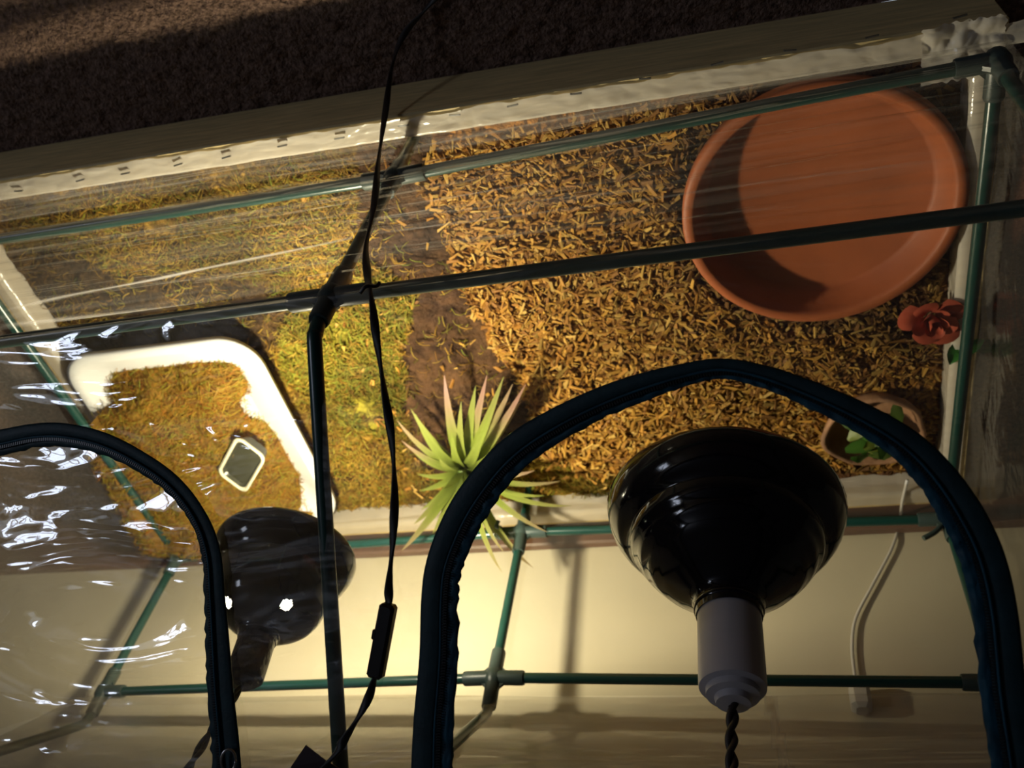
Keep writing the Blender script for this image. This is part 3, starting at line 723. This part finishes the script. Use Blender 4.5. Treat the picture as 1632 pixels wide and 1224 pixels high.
# zip door outlines on the front roof (u, v, band width in px at that place, inner half gathered)
DR = [(690, 1262, 70), (690, 1224, 70), (692, 1150, 66), (700, 1050, 64), (702, 960, 62), (708, 905, 60), (728, 850, 62), (755, 800, 62), (800, 742, 58), (850, 700, 56), (930, 655, 50), (1010, 622, 46), (1090, 598, 36), (1150, 588, 32), (1215, 600, 36), (1290, 628, 42), (1370, 665, 48), (1440, 708, 54), (1490, 758, 60), (1532, 820, 66), (1565, 890, 66), (1585, 980, 66), (1597, 1100, 66), (1612, 1200, 66), (1620, 1262, 66)]
DL = [(-160, 800, 40), (-110, 745, 40), (-50, 712, 40), (0, 706, 42), (60, 694, 38), (110, 694, 38), (170, 708, 36), (230, 738, 34), (280, 775, 34), (318, 825, 34), (338, 880, 38), (344, 950, 40), (348, 1020, 46), (353, 1100, 50), (360, 1180, 54), (366, 1262, 56)]
def door_path(L, flip=False):
    C_ = []
    for i in range(len(L)):
        u, v_, w_ = L[i]; p = RQ(u, v_, .004); depth = (p - CAM).dot(AX[2]); C_.append((p, w_ * depth / F))
    P = catmull([c[0] for c in C_], 8); W = []
    for i in range(len(C_) - 1):
        for k in range(8): W.append(lerp(C_[i][1], C_[i + 1][1], k / 8))
    W.append(C_[-1][1]); return P, W
def roof_ruffle(x): return .0
def zip_door(L, inner_sign, open_door, name):
    P, W = door_path(L); N = len(P); root = empty(name, P[N // 2]); par(root, cover)
    side = []
    for i in range(N):
        t = (P[min(i + 1, N - 1)] - P[max(i - 1, 0)]).normalized(); side.append(t.cross(RN).normalized() * inner_sign)
    def ribbon(nm, s0, s1, lift, mt, ruffle=0.0, nseg=6, smooth=True):
        vs = []; fs = []
        for i in range(N):
            for k in range(nseg + 1):
                s = lerp(s0, s1, k / nseg); q = P[i] + side[i] * (s * W[i] / 1.0)
                h = lift + .0016 * math.sin(PI * k / nseg)
                if ruffle: h += ruffle * (k / nseg) * math.sin(i * 1.9 + 5 * nz(i * .17, 2)) * max(.1, .6 + 1.2 * nz(i * .11, 12)) + .6 * ruffle * nz(i * .6, k * .7, 4)
                if ruffle and k == nseg: q = q + side[i] * (.0016 * nz(i * .5, 9))
                vs.append(q + RN * h)
        for i in range(N - 1):
            for k in range(nseg): a = i * (nseg + 1) + k; fs.append((a, a + 1, a + nseg + 2, a + nseg + 1))
        o = mesh(nm, vs, fs, mt, root, smooth); sm = o.modifiers.new('solid', 'SOLIDIFY'); sm.thickness = .0012; return o
    ribbon('binding', -.50, .06, .0028, m_fab)
    ribbon('zip_tape', .02, .24, .0012, m_fab)
    ribbon('gathered_hem', .16, .50, .0010, m_fabblue if open_door else m_fab, ruffle=.0034 if open_door else .0018)
    vs = []; fs = []                       # piping along the binding's inner edge
    MB().tube([P[i] + side[i] * (.08 * W[i]) + RN * .0052 for i in range(N)], .0011, 6).build('piping', m_fabblue, root, True)
    b = MB(); L_ = 0; nxt = 0              # the coil of zip teeth
    for i in range(N - 1):
        d = P[i + 1] - P[i]; ln = d.length; td = d.normalized(); q = 0.0
        while nxt < ln:
            p = P[i] + td * nxt + side[i] * (.15 * W[i]) + RN * .0042; b.frame_box(p, td * .00055, side[i] * .0024, RN * .0007); nxt += .0021
        nxt -= ln
    tag(b.build('zip_teeth', m_zip, root), kind='stuff')
    return root, P, W, side
r1, P1, W1, S1 = zip_door(DR, 1, True, 'zip_door')
r2, P2_, W2, S2 = zip_door(DL, 1, False, 'zip_door')
# zip puller
pp = RQ(364, 1212, .012); b = MB(); b.tube(catmull([pp + AX[0] * (.006 * math.cos(a)) + (RN.cross(AX[0])).normalized() * (.009 * math.sin(a)) for a in [i * PI / 6 for i in range(13)]], 2), .0011, 8)
b.build('zip_pull', m_steel, r2, True)

# front roof sheet with the right door opening left clear (its panel is rolled up above the ridge)
cenR = sum((p for p in P1), Vector()) / len(P1)
polyR = [((p + s * w_ * .2).x, (p + s * w_ * .2).y) for p, s, w_ in zip(P1, S1, W1)]
def in_right(x, y): return inpoly((x, y), polyR)
def roof_z(y): return RP.z + (y - RP.y) * (.70 / .72)
def glint(x, y):
    """how crumpled the sheet is: smooth near the middle hoop, crumpled towards the left end"""
    return max(.25, min(1, (x - .40) / .15))
def roof_sheet():
    vs = []; fs = []; cr = []; nx, ny = 330, 170; idx = {}
    for i in range(nx + 1):
        x = lerp(XS0, XS1, i / nx); y0_, z0_ = yBf(x), zBf(x)
        for j in range(ny + 1):
            t = j / ny; y = lerp(y0_, RID_Y, t)
            z = roof_z(y); z = lerp(z0_, z, min(1, t * 6)); g = glint(x, y)
            z += g * (.0042 * nz(x * 7 + y * 2, y * 26, 3) + .0012 * nz(x * 26, y * 60, 4)) * min(1, t * 8)
            if in_right(x, y): continue
            idx[i, j] = len(vs); vs.append((x, y, z)); c = g * .10 * max(0, nz(x * 5, y * 16, 6)) + .015; cr.append((c, c, c))
    for (i, j), a in idx.items():
        if (i + 1, j) in idx and (i + 1, j + 1) in idx and (i, j + 1) in idx: fs.append((a, idx[i + 1, j], idx[i + 1, j + 1], idx[i, j + 1]))
    mesh('front_roof_panel', vs, fs, m_roof, cover, True, attr={'crease': cr})
roof_sheet()

# ------------------------------------------------------------------ lamps
def lamp(px, py, y, tilt, width_px, label, lit, sockm, name='dome_lamp'):
    c = ay(px, py, y); depth = (c - CAM).dot(AX[2]); R = width_px * depth / F / 2
    o = empty(name, c); tag(o, label, 'lamp')
    M = Matrix.Translation(c) @ tilt
    prof = [(.955, .0), (1.0, .0), (1.01, .03), (.995, .12), (.965, .21), (.92, .29), (.865, .35), (.80, .375), (.795, .40), (.79, .46), (.765, .52), (.735, .545), (.725, .59), (.685, .65), (.655, .675), (.635, .715), (.58, .78), (.55, .80), (.52, .835), (.45, .89), (.36, .97), (.31, 1.02), (.27, 1.06), (.262, 1.16), (.255, 1.22)]
    if lit: prof = [(.955, .0), (1.0, .0), (1.01, .03), (.995, .12), (.95, .22), (.87, .30), (.81, .34), (.80, .42), (.785, .55), (.76, .65), (.74, .74), (.70, .82), (.65, .89), (.585, .945), (.51, .995), (.435, 1.04), (.36, 1.08), (.30, 1.11), (.275, 1.13), (.262, 1.16), (.255, 1.22)]
    HS = .90 if not lit else 1.17
    HR = 14
    if lit:                                # finer rows so the round vent holes can be left open
        fine = []
        for (ra, za), (rb, zb) in zip(prof[:-1], prof[1:]):
            k_ = 4 if .66 < za < 1.1 else 1
            fine += [(lerp(ra, rb, q / k_), lerp(za, zb, q / k_)) for q in range(k_)]
        prof = fine + [prof[-1]]
    outer = [(r * R, z * R * HS) for r, z in prof]; inner = [(r * R - .0022, max(z * R * HS - .001, 0)) for r, z in prof[1:-2]][::-1]
    n = 144 if lit else 48
    def open_faces(pf, rad):
        out = set()
        for (hr, hz, ha) in VENTS:
            for i in range(len(pf) - 1):
                rm, zm = (pf[i][0] + pf[i + 1][0]) / 2, (pf[i][1] + pf[i + 1][1]) / 2
                for k in range(n):
                    a_ = 2 * PI * (k + .5) / n; d_ = abs((a_ - ha + PI) % (2 * PI) - PI) * rm
                    if d_ * d_ + (rm - hr) ** 2 + (zm - hz) ** 2 < rad ** 2: out.add((i, k))
        return out
    VENTS = [(.55 * R, .965 * R * HS, math.radians(q)) for q in (95, 212, 304)] if lit else []
    MB().lathe(outer, n, M, open_faces(outer, .0062)).build('shade', m_dome, o, True)
    MB().lathe(inner, n, M, open_faces(inner, .0085)).build('shade_lining', m_domein, o, True)
    MB().lathe([(.262 * R, 1.10 * R * HS), (.272 * R, 1.11 * R * HS), (.272 * R, 1.16 * R * HS), (.262 * R, 1.17 * R * HS)], 40, M).build('collar', m_dome, o, True)
    s0 = 1.17 * R * HS; sr = .245 * R; sh = (.78 if not lit else .72) * R
    MB().lathe([(.0001, s0 - .01), (sr, s0 - .01), (sr, s0 + sh * .80), (sr * .985, s0 + sh * .84), (sr * .80, s0 + sh * .86), (sr * .78, s0 + sh * .92), (sr * .55, s0 + sh * .94), (sr * .50, s0 + sh), (sr * .18, s0 + sh * 1.01), (.0001, s0 + sh * 1.01)], 36, M).build('socket', sockm, o)
    top = M @ Vector((0, 0, s0 + sh))
    bz = .60 * R
    bm = m_bulb if lit else m_ceramic
    MB().lathe([(.0001, bz - .42 * R), (.16 * R, bz - .40 * R), (.27 * R, bz - .28 * R), (.30 * R, bz - .12 * R), (.24 * R, bz + .06 * R), (.13 * R, bz + .28 * R), (.12 * R, s0)], 24, M).build('bulb', bm, o, True)
    return o, M, R, top
o2, M2, R2, top2 = lamp(1154, 814, .695, Matrix.Rotation(0, 4, 'X'), 368, 'large glossy black dome lamp with white ceramic socket, hanging unlit at the right', False, m_ceramic)
o1, M1, R1, top1 = lamp(456, 884, .70, Matrix.Rotation(math.radians(-4), 4, 'Y'), 224, 'smaller black dome lamp, lit, with dark wrapped socket, hanging behind the middle hoop', True, m_socketdark)
for o in list(o1.children) + list(o2.children):
    if o.name.startswith('socket'): autosmooth(o, 40)
def twisted(name, A, B, par_, mt, r=.0026, turns=5):
    b = MB(); N = 90; d = (B - A); u = d.normalized().orthogonal().normalized(); w_ = d.normalized().cross(u)
    for ph in (0, PI):
        pts = [A + d * (i / N) + Vector((.002 * math.sin(i / N * 5), 0, 0)) + (u * math.cos(ph + turns * 2 * PI * i / N) + w_ * math.sin(ph + turns * 2 * PI * i / N)) * r * .95 for i in range(N + 1)]
        b.tube(pts, r, 8)
    return b.build(name, mt, par_, True)
twisted('cord', top2, Vector((top2.x + .004, RID_Y, RID_Z + .005)), o2, m_browncord, .0028, 3.5)
twisted('cord', top1, Vector((top1.x + .03, RID_Y + .005, RID_Z + .005)), o1, m_cord, .0024, 3)
# the light itself
bl = bpy.data.lights.new('bulb_light', 'POINT'); bl.energy = BULB_E; bl.color = BULB_C; bl.shadow_soft_size = .020
bo = bpy.data.objects.new('bulb_light', bl); C.objects.link(bo); bo.location = M1 @ Vector((0, 0, .010))

# ------------------------------------------------------------------ cords outside
def switch_cord():
    o = empty('switch_cord', ay(600, 480, .36)); tag(o, 'black flat twin cord with inline switch draped over the tent front onto the carpet', 'cord')
    pts = [az(760, -40, .006), az(705, -12, .006), az(672, 22, .010), az(642, 58, .022), az(625, 105, .05), ay(614, 180, .338), ay(604, 250, .352), ay(597, 320, .358), ay(584, 392, yBf(.3) - .008), ay(586, 440, yBf(.3) - .008), RQ(593, 480, .006), RQ(600, 540, .006), RQ(612, 620, .006), RQ(624, 700, .006), RQ(629, 780, .006), RQ(626, 860, .006), RQ(620, 930, .007), RQ(620, 962, .008)]
    MB().tube(catmull(pts, 10), .0037, 10, .48, twist=4.5).build('cord', m_cord, o, True)
    pts = [RQ(597, 1078, .008), RQ(588, 1110, .008), RQ(570, 1145, .010), RQ(548, 1180, .016), RQ(536, 1200, .018), RQ(500, 1240, .020)]
    MB().tube(catmull(pts, 8), .0037, 10, .5, twist=1.2).build('cord', m_cord, o, True)
    a = RQ(620, 962, .010); c = RQ(598, 1080, .010); d = (c - a) / 2; sd = d.normalized().cross(RN).normalized()
    MB().frame_box((a + c) / 2, d, sd * .0066, RN * .0055, .0022).build('switch_body', m_black, o)
    MB().frame_box((a + c) / 2 + sd * (.0066 if sd.dot(AX[0]) < 0 else -.0066) - d * .12, d * .14, sd * .0022, RN * .0032, .001).build('rocker', m_black, o)
    tie = pts and ay(588, 462, yBf(.3) - .010)
    b = MB(); b.tube(catmull([tie + Vector((.006, -.001, .005)), tie + Vector((.0, -.005, .002)), tie + Vector((-.006, -.001, -.002)), tie + Vector((-.008, -.001, -.007))], 5), .0018, 7); b.build('cable_tie', m_black, o, True)
switch_cord()
def tape():
    P = [RQ(488, 1187, .016), RQ(464, 1222, .016), RQ(478, 1262, .016), RQ(540, 1262, .014), RQ(548, 1228, .014), RQ(520, 1212, .016)]
    vs = P + [p + RN * .0008 for p in P]; n = 6
    fs = [tuple(range(n)), tuple(range(2 * n - 1, n - 1, -1))] + [(i, (i + 1) % n, (i + 1) % n + n, i + n) for i in range(n)]
    tag(mesh('dark_tape', vs, fs, m_tape), 'dark maroon strip of tape wrapped round the middle hoop near the ridge', 'tape')
tape()
# pale cable on the wall
def white_cable():
    o = empty('white_cable', ay(1360, 1040, WY)); tag(o, 'thin white cable with a plug hanging against the wall at the right', 'cable')
    yy = WY - .006
    pts = [ay(1446, 765, .985), ay(1438, 800, 1.02), ay(1434, 830, yy), ay(1422, 872, yy), ay(1392, 930, yy), ay(1364, 985, yy), ay(1358, 1030, yy), ay(1362, 1075, yy), ay(1366, 1100, yy)]
    MB().tube(catmull(pts, 8), .0022, 8).build('cable', m_white, o, True)
    p = ay(1371, 1112, WY - .016); MB().frame_box(p, (.012, 0, 0), (0, .014, 0), (0, 0, .018), .005).build('plug', m_white, o)
white_cable()
